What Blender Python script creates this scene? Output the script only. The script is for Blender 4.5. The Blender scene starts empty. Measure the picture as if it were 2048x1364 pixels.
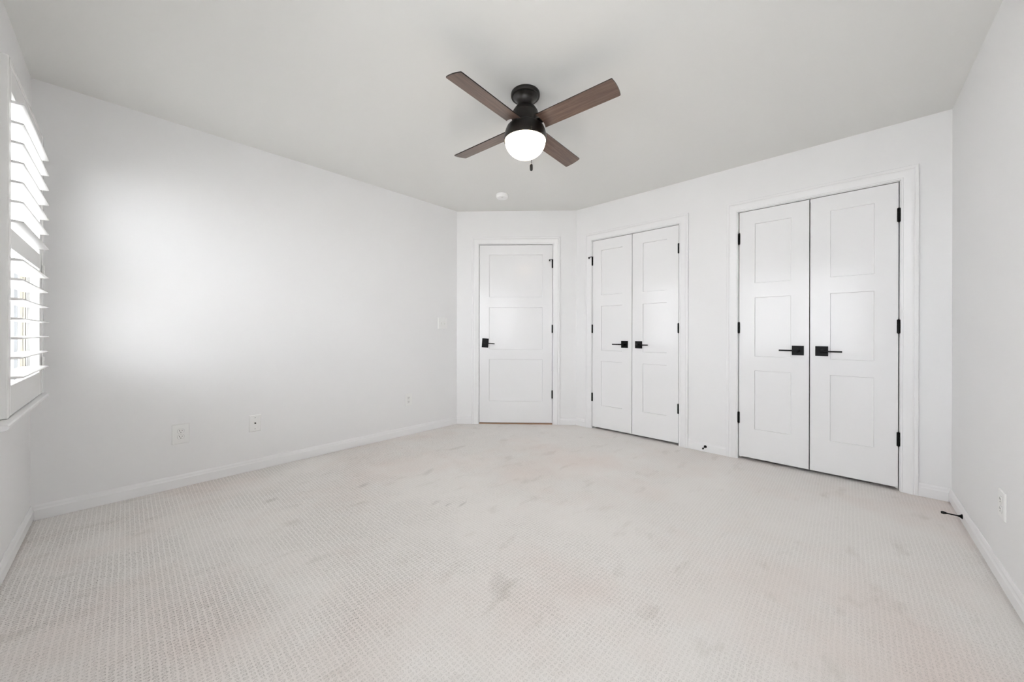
import bpy, bmesh, math
from mathutils import Matrix, Vector
from math import pi, sin, cos, radians

C = bpy.context.scene.collection
# ------------------------------------------------------------------ camera
YAW, ROLL, CAMH, FPX, CX, CY = radians(42.949), -0.0025, 1.0413, 720.59, 1024.88, 666.46
cam_d = bpy.data.cameras.new('camera')
cam = bpy.data.objects.new('camera', cam_d)
C.objects.link(cam)
Fv = Vector((cos(YAW), sin(YAW), 0)); R0 = Vector((sin(YAW), -cos(YAW), 0)); U0 = Vector((0, 0, 1))
Rv = R0 * cos(ROLL) - U0 * sin(ROLL); Uv = R0 * sin(ROLL) + U0 * cos(ROLL)
M = Matrix.Identity(4)
for i in range(3):
    M[i][0] = Rv[i]; M[i][1] = Uv[i]; M[i][2] = -Fv[i]
M[2][3] = CAMH
cam.matrix_world = M
cam_d.sensor_width = 36.0; cam_d.sensor_fit = 'HORIZONTAL'
cam_d.lens = FPX / 2048 * 36.0
cam_d.shift_x = (1024 - CX) / 2048
cam_d.shift_y = (CY - 682) / 2048
cam_d.clip_start = 0.02
bpy.context.scene.camera = cam
# ------------------------------------------------------------------ sky, exposure
SKY = 5.0
w = bpy.data.worlds.new('sky'); bpy.context.scene.world = w; w.use_nodes = True
bg = w.node_tree.nodes['Background']
bg.inputs['Color'].default_value = (0.93, 0.957, 1.0, 1); bg.inputs['Strength'].default_value = SKY
vs = bpy.context.scene.view_settings
vs.view_transform = 'Standard'; vs.look = 'None'; vs.gamma = 1.0; vs.use_curve_mapping = False
vs.exposure = 1.18
cy = bpy.context.scene.cycles
cy.max_bounces = 9; cy.diffuse_bounces = 8; cy.glossy_bounces = 3; cy.transparent_max_bounces = 16
cy.sample_clamp_indirect = 4.0; cy.use_adaptive_sampling = True; cy.adaptive_threshold = 0.05
LAMP = 6.0
sun_d = bpy.data.lights.new('sun', 'SUN'); sun_d.energy = 7.0; sun_d.angle = radians(0.6); sun_d.color = (1.0, 0.98, 0.97)
sun = bpy.data.objects.new('sun', sun_d); C.objects.link(sun)      # stands behind the house: lights the paving outside, never enters the room
sun.rotation_euler = Vector((-0.42, -0.30, -0.85)).to_track_quat('-Z', 'Y').to_euler()

# ------------------------------------------------------------------ room measures (metres, carpet at z = 0)
H = 2.44
XW, XC, YL, YR = -0.3552, 3.4955, 3.2919, -0.473
XB, YC = 2.598, 2.2618                       # ends of the angled wall
CHA = math.atan2(YC - YL, XC - XB); CHL = math.hypot(XC - XB, YC - YL)
T = 0.12

# ------------------------------------------------------------------ materials
def mat(name, col, rough=0.5, metal=0.0, spec=0.5):
    m = bpy.data.materials.new(name); m.use_nodes = True
    b = m.node_tree.nodes['Principled BSDF']
    b.inputs['Base Color'].default_value = (*col, 1); b.inputs['Roughness'].default_value = rough
    b.inputs['Metallic'].default_value = metal; b.inputs['Specular IOR Level'].default_value = spec
    return m
def N(m, kind, **kw):
    n = m.node_tree.nodes.new(kind)
    for k, v in kw.items():
        if k in n.inputs: n.inputs[k].default_value = v
        else: setattr(n, k, v)
    return n
def L(m, a, b): m.node_tree.links.new(a, b)
def bump(m, scale, strength, dist=0.001, detail=3):
    t = N(m, 'ShaderNodeTexCoord'); n = N(m, 'ShaderNodeTexNoise', Scale=scale, Detail=detail)
    b = N(m, 'ShaderNodeBump', Strength=strength, Distance=dist)
    L(m, t.outputs['Object'], n.inputs['Vector']); L(m, n.outputs['Fac'], b.inputs['Height'])
    L(m, b.outputs['Normal'], m.node_tree.nodes['Principled BSDF'].inputs['Normal'])
    return m
WALL = mat('wall paint', (0.835, 0.835, 0.838), 0.5, spec=0.35)
CEIL = mat('ceiling paint', (0.80, 0.798, 0.777), 0.8, spec=0.2)
TRIM = mat('white trim paint', (0.845, 0.845, 0.85), 0.3, spec=0.3)
DOOR = mat('white door paint', (0.845, 0.845, 0.85), 0.15, spec=0.24)
SHUT = mat('white shutter paint', (0.82, 0.82, 0.81), 0.22)
PLAS = mat('white plastic', (0.85, 0.85, 0.84), 0.3)
PLAS3 = mat('bright white plastic', (0.92, 0.92, 0.91), 0.3)
PLAS2 = mat('ivory plastic', (0.80, 0.79, 0.76), 0.3)
DARK = mat('dark slot', (0.03, 0.028, 0.025), 0.6)
BLACK = bump(mat('matt black metal', (0.005, 0.005, 0.005), 0.4, 0.0, 0.14), 300, 0.03, 0.0003)
BRONZE = bump(mat('dark bronze metal', (0.011, 0.0095, 0.008), 0.3, 0.2, 0.5), 300, 0.03, 0.0003)
RUBBER = mat('black rubber', (0.01, 0.01, 0.01), 0.6)
VINYL = mat('window vinyl', (0.33, 0.31, 0.26), 0.4)
GREYV = mat('window channel grey', (0.30, 0.31, 0.32), 0.5)
WSILV = mat('grey metal screw', (0.45, 0.45, 0.44), 0.35, 0.8)
CHAIN = mat('chain metal', (0.05, 0.04, 0.03), 0.4, 0.4)
GROUND = bump(mat('pale paving', (0.68, 0.67, 0.65), 0.9), 3, 0.2, 0.02)
SILLD = mat('wood threshold', (0.42, 0.25, 0.15), 0.6)

GLASS = bpy.data.materials.new('window glass'); GLASS.use_nodes = True
nt = GLASS.node_tree; nt.nodes.remove(nt.nodes['Principled BSDF'])
tr = nt.nodes.new('ShaderNodeBsdfTransparent'); tr.inputs[0].default_value = (0.96, 0.96, 0.96, 1)
gl = nt.nodes.new('ShaderNodeBsdfGlossy'); gl.inputs['Roughness'].default_value = 0.02
lw = nt.nodes.new('ShaderNodeLayerWeight'); p5 = nt.nodes.new('ShaderNodeMath'); p5.operation = 'POWER'; p5.inputs[1].default_value = 5.0
fr = nt.nodes.new('ShaderNodeMath'); fr.operation = 'MULTIPLY_ADD'; fr.inputs[1].default_value = 0.9; fr.inputs[2].default_value = 0.04
nt.links.new(lw.outputs['Facing'], p5.inputs[0]); nt.links.new(p5.outputs[0], fr.inputs[0])
mx = nt.nodes.new('ShaderNodeMixShader')
nt.links.new(fr.outputs[0], mx.inputs[0]); nt.links.new(tr.outputs[0], mx.inputs[1]); nt.links.new(gl.outputs[0], mx.inputs[2])
nt.links.new(mx.outputs[0], nt.nodes['Material Output'].inputs['Surface'])

GLOBE = mat('lit opal glass', (0.9, 0.88, 0.84), 0.25)
b = GLOBE.node_tree.nodes['Principled BSDF']
b.inputs['Emission Color'].default_value = (1.0, 0.84, 0.66, 1); b.inputs['Emission Strength'].default_value = LAMP

# walnut blade: grain runs along the blade's own length
WOOD = mat('walnut blade', (0.1, 0.06, 0.04), 0.3)
t = N(WOOD, 'ShaderNodeTexCoord'); mp = N(WOOD, 'ShaderNodeMapping'); mp.inputs['Scale'].default_value = (2.2, 38, 38)
n1 = N(WOOD, 'ShaderNodeTexNoise', Scale=2.0, Detail=6.0, Roughness=0.65, Distortion=0.6)
cr = N(WOOD, 'ShaderNodeValToRGB')
cr.color_ramp.elements[0].position = 0.3; cr.color_ramp.elements[0].color = (0.085, 0.052, 0.040, 1)
cr.color_ramp.elements[1].position = 0.72; cr.color_ramp.elements[1].color = (0.205, 0.138, 0.108, 1)
L(WOOD, t.outputs['Object'], mp.inputs['Vector']); L(WOOD, mp.outputs[0], n1.inputs['Vector'])
L(WOOD, n1.outputs['Fac'], cr.inputs[0]); L(WOOD, cr.outputs[0], WOOD.node_tree.nodes['Principled BSDF'].inputs['Base Color'])

# carpet: lattice of cut tufts ringed by loops, worn and stained in patches
def carpet():
    m = mat('patterned carpet', (0.6, 0.58, 0.55), 0.95, spec=0.1)
    P = m.node_tree.nodes['Principled BSDF']
    def MT(op, a, b=None, c=None):
        n = N(m, 'ShaderNodeMath'); n.operation = op
        for i, v in enumerate((a, b, c)):
            if v is None: continue
            if isinstance(v, (int, float)): n.inputs[i].default_value = v
            else: L(m, v, n.inputs[i])
        return n.outputs[0]
    tc = N(m, 'ShaderNodeTexCoord').outputs['Object']
    def noise(scale, detail=2.0, rough=0.5, vec=tc):
        n = N(m, 'ShaderNodeTexNoise', Scale=scale, Detail=detail, Roughness=rough); L(m, vec, n.inputs['Vector']); return n
    nj = noise(100, 3, 0.65); sj = N(m, 'ShaderNodeSeparateXYZ'); L(m, nj.outputs['Color'], sj.inputs[0])
    nk = noise(7, 1); sk = N(m, 'ShaderNodeSeparateXYZ'); L(m, nk.outputs['Color'], sk.inputs[0])
    sx = N(m, 'ShaderNodeSeparateXYZ'); L(m, tc, sx.inputs[0])
    def coord(o, j, k, pitch, off):
        v = MT('ADD', o, MT('MULTIPLY', MT('SUBTRACT', j, 0.5), 0.0150))
        v = MT('ADD', v, MT('MULTIPLY', MT('SUBTRACT', k, 0.5), 0.006))
        return MT('SUBTRACT', MT('FRACT', MT('ADD', MT('DIVIDE', v, pitch), off)), 0.5)
    PX, PY = 0.0184, 0.0155
    u = coord(sx.outputs[0], sj.outputs[0], sk.outputs[0], PX, 0.0)
    v = coord(sx.outputs[1], sj.outputs[1], sk.outputs[1], PY, 0.0)
    au = MT('DIVIDE', MT('ABSOLUTE', u), 0.30); av = MT('DIVIDE', MT('ABSOLUTE', v), 0.27)
    d = MT('POWER', MT('ADD', MT('POWER', au, 3.0), MT('POWER', av, 3.0)), 0.3333)
    ring = MT('SUBTRACT', 1.0, MT('MULTIPLY', MT('ABSOLUTE', MT('SUBTRACT', d, 1.0)), 2.7))
    ring = MT('MAXIMUM', ring, 0.0)
    brk = noise(210, 2, 0.6)                                   # breaks the rings into flecks
    bk = MT('MINIMUM', MT('MAXIMUM', MT('MULTIPLY', MT('SUBTRACT', brk.outputs['Fac'], 0.41), 6.0), 0.0), 1.0)
    pit = MT('MULTIPLY', ring, bk)
    wear = noise(1.6, 3, 0.6)                             # worn patches where the pattern is flattened
    wear_shade = MT('MINIMUM', MT('MAXIMUM', MT('ADD', MT('MULTIPLY', MT('SUBTRACT', wear.outputs['Fac'], 0.42), 4.0), 0.5), 0.5), 1.0)
    fleck_shade = MT('SUBTRACT', 0.74, MT('MULTIPLY', MT('SUBTRACT', sx.outputs[0], sx.outputs[1]), 0.20))   # light-dependent fleck shading put into the pattern: fainter towards the closets
    fleck_shade = MT('MINIMUM', MT('MAXIMUM', fleck_shade, 0.42), 1.05)
    wear_shade = MT('MULTIPLY', wear_shade, fleck_shade)
    pit = MT('MULTIPLY', pit, wear_shade)
    fib = noise(430, 3, 0.7)
    tuft = MT('MULTIPLY', MT('MINIMUM', MT('MAXIMUM', MT('MULTIPLY', MT('SUBTRACT', 1.25, d), 3.0), 0.0), 1.0), wear_shade)
    fl = noise(330, 2, 0.6)                               # fleck inside the tufts
    flk = MT('MULTIPLY', MT('MINIMUM', MT('MAXIMUM', MT('MULTIPLY', MT('SUBTRACT', fl.outputs['Fac'], 0.50), 5.0), 0.0), 1.0), tuft)
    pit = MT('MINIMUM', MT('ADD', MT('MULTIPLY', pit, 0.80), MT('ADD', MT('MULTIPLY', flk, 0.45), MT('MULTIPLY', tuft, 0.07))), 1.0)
    # colours
    base = N(m, 'ShaderNodeMix', data_type='RGBA')
    base.inputs['A'].default_value = (0.90, 0.874, 0.852, 1); base.inputs['B'].default_value = (0.22, 0.195, 0.17, 1)
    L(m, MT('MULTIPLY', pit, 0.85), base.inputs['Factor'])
    st = noise(0.9, 4, 0.62)                              # pinkish beige staining
    stf = MT('MINIMUM', MT('MAXIMUM', MT('MULTIPLY', MT('SUBTRACT', st.outputs['Fac'], 0.46), 3.0), 0.0), 0.8)
    c2 = N(m, 'ShaderNodeMix', data_type='RGBA', blend_type='MULTIPLY'); c2.inputs['B'].default_value = (0.95, 0.868, 0.842, 1)
    L(m, base.outputs['Result'], c2.inputs['A']); L(m, stf, c2.inputs['Factor'])
    mp = N(m, 'ShaderNodeMapping'); mp.inputs['Scale'].default_value = (2.2, 5.0, 1); mp.inputs['Rotation'].default_value = (0, 0, 0.9)
    L(m, tc, mp.inputs['Vector']); sm = noise(1.7, 3, 0.55, mp.outputs[0])   # grey smudges
    smf = MT('MINIMUM', MT('MAXIMUM', MT('MULTIPLY', MT('SUBTRACT', sm.outputs['Fac'], 0.60), 5.0), 0.0), 0.75)
    c3 = N(m, 'ShaderNodeMix', data_type='RGBA', blend_type='MULTIPLY'); c3.inputs['B'].default_value = (0.84, 0.83, 0.81, 1)
    L(m, c2.outputs['Result'], c3.inputs['A']); L(m, smf, c3.inputs['Factor'])
    c4 = N(m, 'ShaderNodeMix', data_type='RGBA', blend_type='MULTIPLY'); c4.inputs['B'].default_value = (0.70, 0.69, 0.675, 1)
    L(m, c3.outputs['Result'], c4.inputs['A']); L(m, MT('MINIMUM', MT('MAXIMUM', MT('MULTIPLY', MT('SUBTRACT', fib.outputs['Fac'], 0.36), 1.7), 0.0), 1.0), c4.inputs['Factor'])
    last = c4.outputs['Result']
    # a few marks with their own place: dark specks and a faint pair of scuffs
    for (x, y, rx, ry, ang, k) in ((1.335, 1.775, .035, .010, .2, .35), (1.40, 1.715, .05, .012, .25, .4), (1.30, 1.85, .05, .02, .3, .2),
                                   (1.11, 2.42, .06, .03, .3, .3), (1.55, 2.30, .09, .03, .5, .25), (0.62, 2.62, .05, .03, .3, .3),
                                   (0.66, 0.36, .012, .010, 0, .6), (0.60, 0.28, .010, .009, 0, .55), (1.05, 1.05, .10, .05, .8, .2)):
        q = N(m, 'ShaderNodeMapping', vector_type='TEXTURE'); q.inputs['Location'].default_value = (x, y, 0)
        q.inputs['Rotation'].default_value = (0, 0, ang); q.inputs['Scale'].default_value = (rx, ry, 1)
        L(m, tc, q.inputs['Vector']); ln = N(m, 'ShaderNodeVectorMath', operation='LENGTH'); L(m, q.outputs[0], ln.inputs[0])
        f = MT('MULTIPLY', MT('MAXIMUM', MT('SUBTRACT', 1.0, ln.outputs['Value']), 0.0), k * 2)
        f = MT('MINIMUM', MT('MULTIPLY', f, MT('ADD', bk, 0.25)), k)
        cc = N(m, 'ShaderNodeMix', data_type='RGBA', blend_type='MULTIPLY'); cc.inputs['B'].default_value = (0.45, 0.43, 0.41, 1)
        L(m, last, cc.inputs['A']); L(m, f, cc.inputs['Factor']); last = cc.outputs['Result']
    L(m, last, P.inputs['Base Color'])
    hgt = MT('SUBTRACT', MT('MULTIPLY', fib.outputs['Fac'], 0.5), pit)
    bp = N(m, 'ShaderNodeBump', Strength=0.45, Distance=0.003); L(m, hgt, bp.inputs['Height']); L(m, bp.outputs[0], P.inputs['Normal'])
    return m
CARPET = carpet()

# ------------------------------------------------------------------ builders
def box(bm, x0, x1, y0, y1, z0, z1, mi=0):
    v = [bm.verts.new((x, y, z)) for z in (z0, z1) for y in (y0, y1) for x in (x0, x1)]
    for f in ((0, 2, 3, 1), (4, 5, 7, 6), (0, 1, 5, 4), (2, 6, 7, 3), (0, 4, 6, 2), (1, 3, 7, 5)):
        bm.faces.new([v[i] for i in f]).material_index = mi
    return v
def lathe(bm, prof, seg=64, cap=True, axis=None):
    rings = []
    for r, z in prof:
        if r < 1e-6: rings.append([bm.verts.new((0, 0, z))])
        else: rings.append([bm.verts.new((r * cos(2 * pi * i / seg), r * sin(2 * pi * i / seg), z)) for i in range(seg)])
    for a, b2 in zip(rings, rings[1:]):
        for i in range(seg):
            j = (i + 1) % seg
            if len(a) == 1 and len(b2) == 1: continue
            if len(a) == 1: bm.faces.new((a[0], b2[i], b2[j]))
            elif len(b2) == 1: bm.faces.new((a[i], b2[0], a[j]))
            else: bm.faces.new((a[i], b2[i], b2[j], a[j]))
    if cap:
        for r in (rings[0], rings[-1]):
            if len(r) > 1: bm.faces.new(r)
def sweep(bm, rings, closed=True, cap=True):
    vs_ = [[bm.verts.new(p) for p in r] for r in rings]
    n = len(vs_[0])
    for a, b2 in zip(vs_, vs_[1:]):
        for i in range(n if closed else n - 1):
            j = (i + 1) % n
            bm.faces.new((a[i], a[j], b2[j], b2[i]))
    if cap: bm.faces.new(vs_[0]); bm.faces.new(vs_[-1])
def obj(name, bm, m, parent=None, smooth=None, bevel=None, loc=None, rot=None):
    bmesh.ops.recalc_face_normals(bm, faces=bm.faces)
    me = bpy.data.meshes.new(name); bm.to_mesh(me); bm.free()
    for mm in (m if isinstance(m, (list, tuple)) else [m]): me.materials.append(mm)
    if smooth is not None:
        for p in me.polygons: p.use_smooth = True
        me.set_sharp_from_angle(angle=radians(smooth))
    o = bpy.data.objects.new(name, me); C.objects.link(o)
    if parent: o.parent = parent
    if loc: o.location = loc
    if rot: o.rotation_euler = rot
    if bevel:
        md = o.modifiers.new('bevel', 'BEVEL'); md.width = bevel; md.segments = 2; md.limit_method = 'ANGLE'; md.angle_limit = radians(40)
    return o
def tag(o, label, cat, group=None, kind=None):
    o['label'] = label; o['category'] = cat
    if group: o['group'] = group
    if kind: o['kind'] = kind
    return o
def empty(name, loc=(0, 0, 0), rz=0.0):
    o = bpy.data.objects.new(name, None); C.objects.link(o); o.location = loc; o.rotation_euler = (0, 0, rz)
    o.empty_display_size = 0.05; return o
def copy_tree(o, parent=None):
    c = o.copy(); C.objects.link(c); c.parent = parent
    for ch in [x for x in C.objects if x.parent == o]: copy_tree(ch, c)
    return c
# wall frames: local x runs to the right seen from the room, local y goes into the wall, z up
FL = ((0, YL, 0), 0.0)
FC = ((XC, 0, 0), -pi / 2)
FA = ((XB, YL, 0), CHA)
FR = ((0, YR, 0), pi)
FW = ((XW, 0, 0), pi / 2)
def at(frame, x, y=0.0, z=0.0):
    (ox, oy, oz), r = frame
    return (ox + x * cos(r) - y * sin(r), oy + x * sin(r) + y * cos(r), oz + z)

# ------------------------------------------------------------------ walls, floor, ceiling
def wall(name, frame, x0, x1, openings, label, thick=T):
    bm = bmesh.new(); cur = x0
    for (a, b2, zlo, zhi) in sorted(openings):
        box(bm, cur, a, 0, thick, -0.02, H + .02)
        box(bm, a, b2, 0, thick, zhi, H + .02)
        if zlo > 0: box(bm, a, b2, 0, thick, -0.02, zlo)
        cur = b2
    box(bm, cur, x1, 0, thick, -0.02, H + .02)
    o = obj(name, bm, WALL); o.location = frame[0]; o.rotation_euler = (0, 0, frame[1])
    return tag(o, label, 'wall', kind='structure')
D1 = (0.262, 1.093)                # leaf edges on the angled wall
CL1 = (-2.052, -1.150)             # closet pair beside the angled wall (local x = -y)
CL2 = (-0.667, 0.247)              # closet pair beside the right wall
J = 0.022                          # jamb board
HD = 2.052                         # head of the leaves
WY0, WY1, WZ0, WZ1 = 2.30, 3.075, 0.717, 2.045
wall('wall_left', FL, XW - T, XB + 0.10, [], 'plain white wall with outlets and light switch, under the bright window glow')
wall('wall_closet', FC, -YC - 0.0, -YR + T, [(CL1[0] - J, CL1[1] + J, 0, HD + J), (CL2[0] - J, CL2[1] + J, 0, HD + J)],
     'white wall with the two pairs of closet doors')
wall('wall_angled', FA, 0.0, CHL, [(D1[0] - J, D1[1] + J, 0, HD + J)], 'narrow angled white wall holding the single door')
W3X0, W3X1 = 0.20, 0.50             # narrow unseen window added for fill light in the right wall
wall('wall_right', FR, -XC - T, -XW + T, [(-W3X1, -W3X0, WZ0, WZ1)], 'white wall with one outlet at the right edge of the photo')
W2X0, W2X1 = -0.20, 1.45             # second unseen window, added beside the camera to brighten the room
wall('wall_window', FW, YR - T, YL + T, [(WY0, WY1, WZ0, WZ1), (W2X0, W2X1, WZ0, WZ1)], 'white wall with the shuttered window')
def sealed(name, frame, x0, x1, y0, y1, label, left=True):
    bm = bmesh.new()
    box(bm, x0, x1, y1, y1 + .05, -0.02, H + .02)
    box(bm, x0 - .05, x0, y0, y1 + .05, -0.02, H + .02); box(bm, x1, x1 + .05, y0, y1 + .05, -0.02, H + .02)
    o = obj(name, bm, WALL); o.location = frame[0]; o.rotation_euler = (0, 0, frame[1]); return tag(o, label, 'wall', kind='structure')
sealed('wall_closet_back', FC, -YC + .02, -YR + T - .05, T + .001, T + .60, 'closet walls hidden behind the paired doors')
sealed('wall_hall', FA, 0.05, CHL - .06, T + .001, T + .9, 'hallway walls hidden behind the single door')

bm = bmesh.new(); box(bm, XW - .3, XC + 1.2, YR - .3, YL + 1.2, -0.10, 0.0)
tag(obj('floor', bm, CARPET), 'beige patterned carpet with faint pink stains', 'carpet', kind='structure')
bm = bmesh.new(); box(bm, XW - .3, XC + 1.2, YR - .3, YL + 1.2, H, H + .12)
tag(obj('ceiling', bm, CEIL), 'smooth pale grey ceiling with the fan', 'ceiling', kind='structure')
bm = bmesh.new(); box(bm, -40, XW - .35, -40, 40, -0.45, -0.35); box(bm, XW - .35, 40, -40, YR - .35, -0.45, -0.35)
tag(obj('ground', bm, GROUND), 'pale paving outside below the shuttered window', 'ground', kind='structure')

# ------------------------------------------------------------------ baseboards
POLY = [(XW, YR), (XW, YL), (XB, YL), (XC, YC), (XC, YR)]        # clockwise from above; room is to the right of travel
def mitre(i, d):
    n = len(POLY); p0, p1, p2 = Vector(POLY[i - 1]), Vector(POLY[i]), Vector(POLY[(i + 1) % n])
    def nrm(a, b2): e = (b2 - a).normalized(); return Vector((e.y, -e.x))
    n1, n2 = nrm(p0, p1), nrm(p1, p2)
    return p1 + (n1 + n2) * (d / (1 + n1.dot(n2)))
BP = [(0.0, 0.0), (0.0135, 0.0), (0.0135, 0.056), (0.0115, 0.060), (0.0095, 0.066), (0.0085, 0.073), (0.0055, 0.079), (0.0030, 0.083), (0.0, 0.083)]
def base(name, i, label, c0=None, c1=None, zl=0.001):
    j = (i + 1) % len(POLY); a, b2 = Vector(POLY[i]), Vector(POLY[j]); e = (b2 - a).normalized(); nn = Vector((e.y, -e.x))
    rings = []
    for end, cut in ((i, c0), (j, c1)):
        ring = []
        for d, z in BP:
            q = mitre(end, d) if cut is None else a + e * cut + nn * d
            ring.append((q.x, q.y, z if z > 0 else zl))
        rings.append(ring)
    bm = bmesh.new(); sweep(bm, rings)
    return tag(obj(name, bm, TRIM), label, 'baseboard', kind='structure')
CW, RV = 0.080, 0.008                       # casing width, reveal
def out(x, s): return x + s * (CW + RV - .001)
base('baseboard_window', 0, 'white baseboard under the shuttered window', zl=0.012)
base('baseboard_left', 1, 'long white baseboard below the outlets on the plain wall')
base('baseboard_angled', 2, 'short white baseboard between wall corner and single door casing', None, out(D1[0], -1))
base('baseboard_door', 2, 'short white baseboard between single door and closet corner', out(D1[1], 1), None)
base('baseboard_corner', 3, 'tiny white baseboard between angled wall and narrow closet doors', None, YC + out(CL1[0], -1))
base('baseboard_closet', 3, 'white baseboard with door stop between the two closets', YC + out(CL1[1], 1), YC + out(CL2[0], -1))
base('baseboard_end', 3, 'short white baseboard between wide closet doors and right wall', YC + out(CL2[1], 1), None)
base('baseboard_right', 4, 'white baseboard with door stop along the right wall', zl=0.012)

# ------------------------------------------------------------------ door casings and jambs
CP = [(0.0, 0.0), (0.0, 0.007), (0.003, 0.0095), (0.010, 0.0105), (0.012, 0.0085), (0.016, 0.0095), (0.030, 0.0125), (0.042, 0.0165),
      (0.050, 0.0180), (0.056, 0.0178), (0.060, 0.0160), (0.064, 0.0190), (0.072, 0.0195), (0.078, 0.0185), (CW, 0.016), (CW, 0.0)]
def casing(n, frame, x0, x1, label):
    e = empty('trim_%d' % n, frame[0], frame[1])
    xa, xb, zt = x0 - RV, x1 + RV, HD + RV
    rings = [[(xa - d, -t, 0.001) for d, t in CP], [(xa - d, -t, zt + d) for d, t in CP], [(xb + d, -t, zt + d) for d, t in CP], [(xb + d, -t, 0.001) for d, t in CP]]
    bm = bmesh.new(); sweep(bm, rings); obj('casing', bm, TRIM, e, smooth=25)
    bm = bmesh.new(); g = 0.004
    box(bm, x0 - J + .0005, x0 - g, 0.0005, T, 0.001, HD + g); box(bm, x1 + g, x1 + J - .0005, 0.0005, T, 0.001, HD + g)
    box(bm, x0 - J + .0005, x1 + J - .0005, 0.0005, T, HD + g, HD + J - .0005)
    # stop strips behind the leaf
    box(bm, x0 - g, x0 + .010, .060, .085, 0.001, HD + g); box(bm, x1 - .010, x1 + g, .060, .085, 0.001, HD + g); box(bm, x0 + .010, x1 - .010, .060, .085, HD - .010, HD + g)
    obj('jamb', bm, TRIM, e)
    return tag(e, label, 'door casing', kind='structure')
casing(1, FA, D1[0], D1[1], 'white moulded casing around the single door')
casing(2, FC, CL1[0], CL1[1], 'white moulded casing around the narrow closet doors')
casing(3, FC, CL2[0], CL2[1], 'white moulded casing around the wide closet doors')
bm = bmesh.new(); box(bm, D1[0] - .002, D1[1] + .002, .004, .10, 0.0005, 0.010)
tag(obj('trim_4', bm, SILLD, loc=FA[0], rot=(0, 0, FA[1])), 'thin brown threshold strip under the single door', 'threshold', kind='structure')

# ------------------------------------------------------------------ doors
def leaf_bm(W, z0, z1, stile, rows, t=0.035, rec=0.0095, sl=0.003):
    bm = bmesh.new()
    xs = [0, stile, W - stile, W]; zs = [z0] + [z for r in rows for z in r] + [z1]
    vert = {}
    def V(x, y, z):
        k = (round(x, 5), round(y, 5), round(z, 5))
        if k not in vert: vert[k] = bm.verts.new((x, y, z))
        return vert[k]
    for i in range(3):
        for k in range(len(zs) - 1):
            a, b2, c, d = xs[i], xs[i + 1], zs[k], zs[k + 1]
            if i == 1 and k % 2 == 1:
                q = [V(a, 0, c), V(b2, 0, c), V(b2, 0, d), V(a, 0, d)]
                p = [V(a + sl, rec, c + sl), V(b2 - sl, rec, c + sl), V(b2 - sl, rec, d - sl), V(a + sl, rec, d - sl)]
                for m_ in range(4): bm.faces.new((q[m_], q[(m_ + 1) % 4], p[(m_ + 1) % 4], p[m_]))
                bm.faces.new(p)
            else:
                bm.faces.new((V(a, 0, c), V(b2, 0, c), V(b2, 0, d), V(a, 0, d)))
    # sides and back
    bot = [V(x, 0, z0) for x in xs]; top = [V(x, 0, z1) for x in xs]
    bk = [V(0, t, z0), V(W, t, z0), V(W, t, z1), V(0, t, z1)]
    bm.faces.new(bot + [bk[1], bk[0]]); bm.faces.new(top + [bk[2], bk[3]])
    bm.faces.new([V(0, 0, z) for z in zs] + [bk[3], bk[0]]); bm.faces.new([V(W, 0, z) for z in zs] + [bk[2], bk[1]])
    bm.faces.new(bk)
    return bm
ROWS = ((0.262, 0.742), (0.857, 1.338), (1.455, 1.940))
def hinge(parent, x, z):
    bm = bmesh.new(); r = 0.0082; h = 0.0445
    lathe(bm, [(0, -h - .004), (.004, -h - .003), (.0052, -h), (r, -h), (r, -h + .029), (r - .0006, -h + .0294), (r - .0006, -h + .0298), (r, -h + .0302),
               (r, h - .0302), (r - .0006, h - .0298), (r - .0006, h - .0294), (r, h - .029), (r, h), (.0052, h), (.004, h + .003), (0, h + .004)], 20)
    s = 1 if x < 0.1 else -1
    box(bm, -.0014, .0014, 0.002, .030, -h, h)
    return obj('hinge', bm, BLACK, parent, smooth=35, loc=(x, -.0062, z))
def pin_stop(parent, x, z, s):
    # hinge-pin stop: flat arm over the pin with a padded screw at its end
    bm = bmesh.new()
    box(bm, -.008, .008, -.010, .008, -.002, .003)
    box(bm, min(0, s * .040), max(0, s * .040), -.016, -.004, -.002, .004)
    box(bm, s * .034 - .005, s * .034 + .005, -.022, -.004, -.013, .001)
    o = obj('hinge_pin_stop', bm, BLACK, parent, bevel=.001, loc=(x, -.0062, z), rot=(0, radians(4) * s, 0))
    bm = bmesh.new(); lathe(bm, [(0, 0), (.006, 0), (.0075, -.003), (.0075, -.008), (.006, -.010), (0, -.010)], 16)
    obj('pad', bm, RUBBER, o, smooth=40, loc=(s * .034, -.010, -.009), rot=(radians(-90), 0, 0))
def handle(parent, x, z, s, pw=.072, ph=.072, tilt=0.0):
    bm = bmesh.new(); lathe(bm, [(0, 0.004), (.0125, 0.004), (.0125, .030), (.0095, .034), (.0095, .047), (0, .047)], 24)
    for v in bm.verts: v.co = Vector((v.co.x, -v.co.z, v.co.y))
    x1 = s * .112
    box(bm, min(-s * .011, x1), max(-s * .011, x1), -.060, -.046, -.0055, .0055)
    o = obj('handle', bm, BLACK, parent, bevel=.0012, loc=(x, 0, z), rot=(0, tilt, 0))
    bm = bmesh.new(); box(bm, -pw / 2, pw / 2, -.009, 0.0, -ph / 2, ph / 2)
    obj('rosette', bm, BLACK, o, bevel=.0015)
    return o
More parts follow.
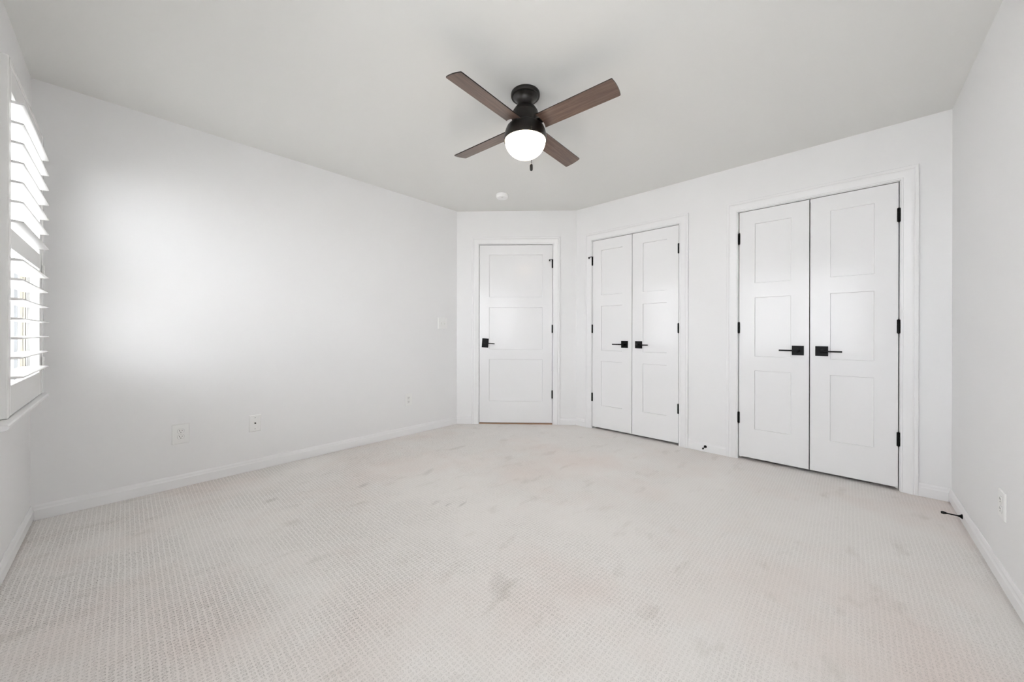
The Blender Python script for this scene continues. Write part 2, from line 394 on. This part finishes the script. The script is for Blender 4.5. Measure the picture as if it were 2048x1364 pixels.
def door(n, frame, x0, x1, hinge_side, label, stile=0.110, hx=0.060, y=0.002, pin=False, z0=0.024, pw=.072, ph=.072, tilt=0.0, hz=.929, group=None):
    W = x1 - x0
    e = empty('door_%d' % n, at(frame, x0, y), frame[1])
    obj('leaf', leaf_bm(W, z0, HD - .002, stile, ROWS), DOOR, e)
    hxx = -.0015 if hinge_side < 0 else W + .0015
    for z in (.345, 1.092, 1.832): hinge(e, hxx, z)
    if pin: pin_stop(e, hxx, 1.880, -1)
    if hinge_side < 0: handle(e, W - hx, hz, -1, pw, ph, tilt)
    else: handle(e, hx, hz, 1, pw, ph, tilt)
    return tag(e, label, 'door', group, 'structure')
door(1, FA, D1[0], D1[1], 1, 'single white three panel door with black lever on the angled wall', pin=True, z0=.018, hx=.066, pw=.074, ph=.104, tilt=radians(4))
m1 = (CL1[0] + CL1[1]) / 2; m2 = (CL2[0] + CL2[1]) / 2
G2 = 'paired closet doors'
door(2, FC, CL1[0], m1 - .003, -1, 'narrow white closet door next to the angled wall corner', stile=.103, pin=True, hx=.075, group=G2)
door(3, FC, m1 + .003, CL1[1], 1, 'narrow white closet door showing the window reflection', stile=.108, hx=.068, group=G2)
door(4, FC, CL2[0] + .002, m2 - .003, -1, 'left leaf of the wide white closet pair nearest the right wall', stile=.108, hx=.066, hz=.915, group=G2)
door(5, FC, m2 + .003, CL2[1] - .002, 1, 'right leaf of the wide white closet pair nearest the right wall', stile=.112, hx=.066, hz=.915, group=G2)

# ------------------------------------------------------------------ window and plantation shutter (frame FW: local x = world y, local y = -world x)
win = empty('window_1', FW[0], FW[1])
def ring_frame(bm, x0, x1, z0, z1, w_, y0, y1, wb=None, wt=None):
    wb = w_ if wb is None else wb; wt = w_ if wt is None else wt
    box(bm, x0, x0 + w_, y0, y1, z0, z1); box(bm, x1 - w_, x1, y0, y1, z0, z1)
    box(bm, x0 + w_, x1 - w_, y0, y1, z0, z0 + wb); box(bm, x0 + w_, x1 - w_, y0, y1, z1 - wt, z1)
bm = bmesh.new(); ring_frame(bm, WY0, WY1, WZ0, WZ1, .003, 0, T, .024, .0025)
obj('window_jamb', bm, TRIM, win)
vx0, vx1, vz0, vz1 = WY0 + .0035, WY1 - .0045, WZ0 + .0245, WZ1 - .003
bm = bmesh.new(); ring_frame(bm, vx0, vx1, vz0, vz1, .037, -.014, T - .005)
obj('window_frame', bm, PLAS, win)
ix0, ix1, iz0, iz1 = vx0 + .0372, vx1 - .0372, vz0 + .0372, vz1 - .0372
for nm, z0, z1, y0 in (('lower_sash', iz0, 1.40, .034), ('upper_sash', 1.365, iz1, .070)):
    bm = bmesh.new(); ring_frame(bm, ix0, ix1, z0, z1, .034, y0, y0 + .030, .045, .035)
    s_ = obj(nm, bm, PLAS, win, bevel=.002)
    bm = bmesh.new(); box(bm, ix0 + .034, ix1 - .034, y0 + .013, y0 + .017, z0 + .045, z1 - .035)
    obj('pane', bm, GLASS, s_)
for nm, m_, y0, y1, dp in (('seal_strip', DARK, -.0138, -.0120, .004), ('weatherstrip', VINYL, -.0118, .0050, .003), ('sash_track', GREYV, .0120, .0215, .003)):
    bm = bmesh.new(); box(bm, ix1 - dp, ix1 - .0001, y0, y1, iz0, iz1); box(bm, ix0 + .0001, ix0 + dp, y0, y1, iz0, iz1)
    if nm == 'weatherstrip': box(bm, ix1 - dp - .003, ix1 - dp + .0005, -.0040, -.0015, iz0, iz1)
    obj(nm, bm, m_, win)
bm = bmesh.new()
pr = [(0.0, .717), (-.068, .717), (-.074, .7155), (-.078, .711), (-.078, .702), (-.074, .697), (-.068, .695), (0.0, .695)]
sweep(bm, [[(2.150, a, z) for a, z in pr], [(3.128, a, z) for a, z in pr]])
obj('windowsill', bm, TRIM, win, smooth=30)
tag(win, 'white double-hung window behind the plantation shutter', 'window', kind='structure')

def fill_window(n, frame, x0, x1, mull, label, sill=True):  # builds the unseen windows that were added as fill light
    e = empty('window_%d' % n, frame[0], frame[1])
    bm = bmesh.new(); ring_frame(bm, x0, x1, WZ0, WZ1, .012, -.002, T); obj('window_jamb', bm, TRIM, e)
    bm = bmesh.new(); ring_frame(bm, x0 + .012, x1 - .012, WZ0 + .012, WZ1 - .012, .035, .05, T - .005)
    if mull: box(bm, (x0 + x1) / 2 - .02, (x0 + x1) / 2 + .02, .05, T - .005, WZ0 + .047, WZ1 - .047)
    obj('window_frame', bm, PLAS, e)
    bm = bmesh.new(); box(bm, x0 + .047, x1 - .047, .080, .084, WZ0 + .047, WZ1 - .047); obj('pane', bm, GLASS, e)
    if sill:
        bm = bmesh.new(); box(bm, x0 - .05, x1 + .05, -.06, 0, WZ0 - .022, WZ0); obj('windowsill', bm, TRIM, e, bevel=.003)
    return tag(e, label, 'window', kind='structure')
fill_window(2, FW, W2X0, W2X1, True, 'wide white window added for fill light beside the camera, behind its own shutter', False)
fill_window(3, FR, -W3X1, -W3X0, False, 'bare narrow white window added for fill light beside the camera, on the right wall')

sh = empty('window_shutter', at(FW, 2.273, 0, .718), FW[1])
OX, OZ = 2.273, .718
def sl(x): return x - OX
def sz(z): return z - OZ
bm = bmesh.new()
fx0, fx1, fz0, fz1 = sl(2.273), sl(3.115), sz(.7185), sz(2.068)
box(bm, fx0, fx0 + .025, -.060, -.0045, fz0, fz1); box(bm, fx1 - .044, fx1, -.060, -.0045, fz0, fz1)
box(bm, fx0 + .025, fx1 - .044, -.028, -.0045, fz0, fz0 + .022); box(bm, fx0 + .025, fx1 - .044, -.060, -.0045, fz1 - .024, fz1)
obj('shutter_frame', bm, SHUT, sh, bevel=.004)
bm = bmesh.new()
px0, px1 = sl(2.3005), sl(3.0685); ya, yb = -.058, -.030
box(bm, px0, sl(2.333), ya, yb, sz(.7215), sz(2.042)); box(bm, sl(3.005), px1, ya, yb, sz(.7215), sz(2.042))
for z0, z1 in ((.7215, .836), (1.361, 1.436), (1.957, 2.042)): box(bm, sl(2.333), sl(3.005), ya, yb, sz(z0), sz(z1))
pan = obj('shutter_panel', bm, SHUT, sh, bevel=.0015)
def louver_bm(Ln):
    bm = bmesh.new(); pr = []
    hw, ht = .0443, .0052
    for k in range(32):
        a = 2 * pi * k / 32; c, s = cos(a), sin(a)
        pr.append((hw * math.copysign(abs(c) ** .9, c), ht * math.copysign(abs(s) ** .75, s)))
    sweep(bm, [[(0, y, z) for y, z in pr], [(Ln, y, z) for y, z in pr]])
    return bm
zs = [.8665 + .0755 * i for i in range(7)] + [1.466 + .0757 * i for i in range(7)]
lv = obj('louver', louver_bm(3.0045 - 2.3335), SHUT, sh, smooth=40, loc=(sl(2.3335), -.0437, sz(zs[0])), rot=(radians(1.0), 0, 0))
for z in zs[1:]:
    c = lv.copy(); C.objects.link(c); c.location.z = sz(z)
bm = bmesh.new()
for d in (-.0365, 0.0, .0365):
    pass
box(bm, -.012, .012, -.003, .0, -.036, .036)
r_ = .0035
for k in range(3):
    z0 = -.036 + k * .0245
    box(bm, -.0035, .0035, -.0075, -.002, z0, z0 + .022)
hg = obj('shutter_hinge', bm, PLAS, sh, bevel=.001, loc=(sl(3.0695), -.0602, sz(1.352)))
for z in (.878,):
    c = hg.copy(); C.objects.link(c); c.location.z = sz(z)
tag(sh, 'white plantation shutter with open horizontal louvers over the window', 'shutter')

# added shutter: keeps the unseen fill window's light off the near floor
added_shutter = empty('window_shutter', at(FW, W2X0 - .03, 0, .700), FW[1])
bm = bmesh.new(); Wd = W2X1 - W2X0 + .06
ring_frame(bm, 0, Wd, 0, 1.375, .045, -.060, -.0045); box(bm, Wd / 2 - .035, Wd / 2 + .035, -.060, -.030, .045, 1.33)
obj('shutter_frame', bm, SHUT, added_shutter, bevel=.003)
for xx in (.0455, Wd / 2 + .0355):
    l2 = None
    for i in range(17):
        if l2 is None: l2 = c = obj('louver', louver_bm(Wd / 2 - .081), SHUT, added_shutter, smooth=40)
        else: c = l2.copy(); C.objects.link(c)
        c.location = (xx, -.0437, .085 + .0755 * i); c.rotation_euler = (radians(1.0), 0, 0)
tag(added_shutter, 'wide white two-panel shutter added to shape light from the fill window beside the camera', 'shutter')

# ------------------------------------------------------------------ ceiling fan
FX, FY, BZ = 1.5888, 1.3806, 2.2418
fan = empty('ceiling_fan', (FX, FY, H), 0.0)
def fz(pr): return [(r, z - H) for r, z in pr]
bm = bmesh.new()
lathe(bm, fz([(0, 2.4395), (.083, 2.4395), (.0845, 2.434), (.0845, 2.424), (.082, 2.418), (.0765, 2.4155), (.072, 2.4165), (.066, 2.412), (.056, 2.402), (.049, 2.391), (.0455, 2.379), (.0445, 2.362), (0, 2.362)]))
obj('canopy', bm, BRONZE, fan, smooth=32)
bm = bmesh.new()
lathe(bm, fz([(0, 2.3635), (.0455, 2.3635), (.054, 2.358), (.063, 2.348), (.071, 2.335), (.0745, 2.327), (.0725, 2.3255), (.0725, 2.3225), (.0755, 2.321), (.0775, 2.300), (.0785, 2.280), (.0795, 2.2505), (0, 2.2505)]))
obj('motor_housing', bm, BRONZE, fan, smooth=32)
bm = bmesh.new()
lathe(bm, fz([(0, 2.250), (.086, 2.250), (.099, 2.246), (.108, 2.238), (.115, 2.222), (.1205, 2.203), (.1238, 2.185), (.1248, 2.168), (.1248, 2.1635), (.1235, 2.1605), (.1195, 2.1605), (.1190, 2.166), (0, 2.166)]))
obj('light_bowl', bm, BRONZE, fan, smooth=32)
bm = bmesh.new()
pr = [(0, 2.1655)] + [(.1178 * cos(a), 2.1645 - .102 * sin(a)) for a in [pi / 2 * k / 20 for k in range(20)]] + [(0, 2.1645 - .102)]
lathe(bm, fz(pr)); obj('light_globe', bm, GLOBE, fan, smooth=60)
# pull chain
cx_, cy_ = -cos(YAW) * .1265 + sin(YAW) * .029, -sin(YAW) * .1265 - cos(YAW) * .029
bm = bmesh.new()
zt, zb_ = 2.176 - H, 1.970 - H
k = 0; z = zt
while z > zb_:
    m_ = Matrix.Translation((cx_, cy_, z)); bmesh.ops.create_icosphere(bm, subdivisions=1, radius=.0018, matrix=m_); z -= .0030
box(bm, cx_ - .0004, cx_ + .0004, cy_ - .0004, cy_ + .0004, zb_, zt)
m_ = Matrix.Translation((cx_, cy_, zt)); bmesh.ops.create_icosphere(bm, subdivisions=2, radius=.0035, matrix=m_)
ch = obj('pull_chain', bm, CHAIN, fan, smooth=60)
bm = bmesh.new()
lathe(bm, [(0, 0), (.0030, -.0005), (.0062, -.003), (.0078, -.008), (.0082, -.016), (.0082, -.026), (.0074, -.034), (.0050, -.038), (0, -.039)], 24)
obj('pull', bm, BRONZE, ch, smooth=60, loc=(cx_, cy_, zb_ + .001))
# blades
def blade_bm():
    bm = bmesh.new(); hw = .054; t = .0055; ri, ro = .1195, .5545
    outl = []
    nI = 14
    for k in range(nI + 1):
        y = hw - 2 * hw * k / nI; outl.append((math.sqrt(max(ri * ri - y * y, 0)) , y))
    outl.append((ro - .004, -hw * 1.02)); outl.append((ro + .001, -hw * .97))
    for k in range(1, 10):
        y = -hw * .97 + 2 * hw * .97 * k / 10; outl.append((ro + .001 + .006 * (1 - (y / (hw * .97)) ** 2), y))
    outl.append((ro + .001, hw * .97)); outl.append((ro - .004, hw * 1.02))
    b_ = [bm.verts.new((x, y, -t / 2)) for x, y in outl]; t_ = [bm.verts.new((x, y, t / 2)) for x, y in outl]
    f = bm.faces.new(b_); f.material_index = 0
    f = bm.faces.new(t_[::-1]); f.material_index = 1
    n = len(outl)
    for i in range(n):
        f = bm.faces.new((b_[i], b_[(i + 1) % n], t_[(i + 1) % n], t_[i])); f.material_index = 1
    return bm
TH = radians(-86.09)
bl = obj('blade', blade_bm(), [WOOD, BRONZE], fan, loc=(0, 0, BZ - H), rot=(-.2218, 0, TH))
bm = bmesh.new(); box(bm, .070, .185, -.020, .020, .0030, .0075); box(bm, .150, .185, -.034, .034, .0030, .0070)
br = obj('blade_bracket', bm, BRONZE, bl, bevel=.001)
for k in (1, 2, 3):
    c = bl.copy(); C.objects.link(c); c.rotation_euler = (-.2218, 0, TH + k * pi / 2)
    d = br.copy(); C.objects.link(d); d.parent = c
tag(fan, 'dark bronze ceiling fan with four walnut blades and lit globe', 'ceiling fan')

# ------------------------------------------------------------------ smoke detector
sd = empty('smoke_detector', (2.588, 2.556, H))
bm = bmesh.new(); lathe(bm, [(0, -.0005), (.062, -.0005), (.0625, -.004), (.0625, -.009), (0, -.009)], 48); obj('mounting_base', bm, PLAS3, sd, smooth=35)
bm = bmesh.new(); lathe(bm, [(0, -.0092), (.0585, -.0092), (.0600, -.013), (.0600, -.022), (.0585, -.0225), (.0585, -.0240), (.0600, -.0245), (.0590, -.031), (.0540, -.037), (.0440, -.0395), (.030, -.0395), (.029, -.0385), (.028, -.0395), (0, -.0405)], 48)
obj('cover', bm, PLAS3, sd, smooth=35)
bm = bmesh.new(); lathe(bm, [(0, 0), (.010, 0), (.0105, -.001), (.0095, -.003), (0, -.0035)], 24); obj('test_button', bm, PLAS2, sd, smooth=35, loc=(-.022, -.022, -.0392))
tag(sd, 'round white smoke detector on the ceiling near the single door', 'smoke detector')

# ------------------------------------------------------------------ outlets, coax plate, switch
def plate_bm(w_, h_, t=.0062, b_=.004):
    bm = bmesh.new()
    rings = []
    for ins, y in ((0, -.0002), (0, -.0022), (b_ * .4, -.0045), (b_, -t)):
        x, z = w_ / 2 - ins, h_ / 2 - ins
        rings.append([(-x, y, -z), (x, y, -z), (x, y, z), (-x, y, z)])
    sweep(bm, rings); return bm
def screw(parent, z, x=0, m=PLAS2, y=-.0062):
    bm = bmesh.new(); lathe(bm, [(0, 0), (.0034, 0), (.0032, .0009), (0, .0012)], 16)
    for v in bm.verts: v.co = Vector((v.co.x, -v.co.z, v.co.y))
    box(bm, -.0026, .0026, -.0013, -.0009, -.0004, .0004)
    obj('screw', bm, m, parent, loc=(x, y, z))
def receptacle(parent, z, t=.0062):
    bm = bmesh.new(); o1 = []
    R, c = .0172, .0138
    for k in range(48):
        a = 2 * pi * k / 48; x, zz = R * cos(a), R * sin(a); o1.append((x, max(-c, min(c, zz))))
    sweep(bm, [[(x * 1.0, -t + .001, zz) for x, zz in o1], [(x, -t - .0016, zz) for x, zz in o1], [(x * .97, -t - .0022, zz * .97) for x, zz in o1]])
    r = obj('receptacle', bm, PLAS, parent, smooth=30, loc=(0, 0, z))
    bm = bmesh.new()
    box(bm, -.0079, -.0052, -t - .0025, -t - .0015, -.0008, .0082); box(bm, .0052, .0077, -t - .0025, -t - .0015, .0002, .0074)
    lathe(bm, [(0, 0), (.0027, 0), (.0027, .001), (0, .001)], 14)
    for v in bm.verts[-30:]: pass
    bm.verts.ensure_lookup_table()
    for v in list(bm.verts)[16:]: v.co = Vector((v.co.x, -t - .0025 + v.co.z, v.co.y - .0075))
    obj('slots', bm, DARK, r)
    bm = bmesh.new()
    o2 = [(x * 1.045, zz * 1.045) for x, zz in o1]
    sweep(bm, [[(x, -t + .0004, zz) for x, zz in o2], [(x, -t - .00015, zz) for x, zz in o2]])
    obj('gap', bm, GREYV, r)
    return r
def outlet(frame, x, z, w_, h_, label):
    e = empty('wall_outlet', at(frame, x, 0, z), frame[1])
    obj('cover_plate', plate_bm(w_, h_), PLAS, e); receptacle(e, .0195); receptacle(e, -.0195); screw(e, 0, y=-.0062)
    return tag(e, label, 'outlet')
outlet(FL, .2555, .3575, .089, .132, 'large white duplex outlet plate on the plain wall nearest the window')
outlet(FL, 1.9755, .357, .078, .122, 'small white duplex outlet on the plain wall near the single door')
outlet(FR, -2.479, .335, .085, .116, 'white duplex outlet on the right wall above the long door stop')
cx2 = empty('coax_wall_plate', at(FL, .6715, 0, .3545), 0.0)
obj('cover_plate', plate_bm(.077, .124), PLAS, cx2); screw(cx2, .042, m=WSILV); screw(cx2, -.042, m=WSILV)
bm = bmesh.new(); lathe(bm, [(0, .0060), (.0055, .0060), (.0055, .0085), (.0046, .0085), (.0046, .016), (.003, .016), (.003, .012), (0, .012)], 16)
for v in bm.verts: v.co = Vector((v.co.x, -v.co.z, v.co.y))
obj('coax_connector', bm, DARK, cx2, smooth=30, loc=(0, 0, .001))
tag(cx2, 'white wall plate with one dark coax socket between two outlets', 'wall plate')
sw = empty('light_switch', at(FL, 2.398, 0, 1.148), 0.0)
obj('cover_plate', plate_bm(.124, .124), PLAS, sw)
for x, up in ((-.023, 1), (.023, -1)):
    bm = bmesh.new(); box(bm, -.0053, .0053, -.0075, -.006, -.0125, .0125)
    tg = obj('toggle', bm, PLAS2, sw, loc=(x, 0, 0))
    bm = bmesh.new()
    rings = [[(-.0046, -.0065, -.006), (.0046, -.0065, -.006), (.0046, -.0065, .006), (-.0046, -.0065, .006)],
             [(-.0038, -.018, up * .006 - .0042), (.0038, -.018, up * .006 - .0042), (.0038, -.018, up * .006 + .0042), (-.0038, -.018, up * .006 + .0042)]]
    sweep(bm, rings); obj('lever', bm, PLAS, tg, bevel=.0008)
    for z in (.030, -.030): screw(sw, z, x)
tag(sw, 'white double toggle light switch beside the single door wall', 'light switch')

# ------------------------------------------------------------------ baseboard door stops
def stop(frame, x, z, Ln, label):
    e = empty('door_stop', at(frame, x, -.0135, z), frame[1])
    def rot(bm):
        for v in bm.verts: v.co = Vector((v.co.x, -v.co.z, v.co.y))
        return bm
    bm = bmesh.new(); lathe(bm, [(0, -.0005), (.0125, -.0005), (.0125, .002), (.0110, .004), (.0075, .0075), (.0050, .012), (.0035, .018), (.0032, Ln - .020), (.0038, Ln - .014), (.0060, Ln - .008), (.0066, Ln - .004), (0, Ln - .004)], 24)
    obj('rod', rot(bm), BLACK, e, smooth=35)
    bm = bmesh.new(); lathe(bm, [(0, Ln - .005), (.0072, Ln - .005), (.0078, Ln - .002), (.0076, Ln + .004), (.0058, Ln + .008), (0, Ln + .009)], 24)
    obj('rubber_tip', rot(bm), RUBBER, e, smooth=35)
    return tag(e, label, 'door stop')
stop(FC, -.917, .046, .070, 'short-looking black door stop on the baseboard between the two closets')
stop(FR, -3.114, .046, .068, 'black rod door stop on the right wall baseboard beside the wide closet')
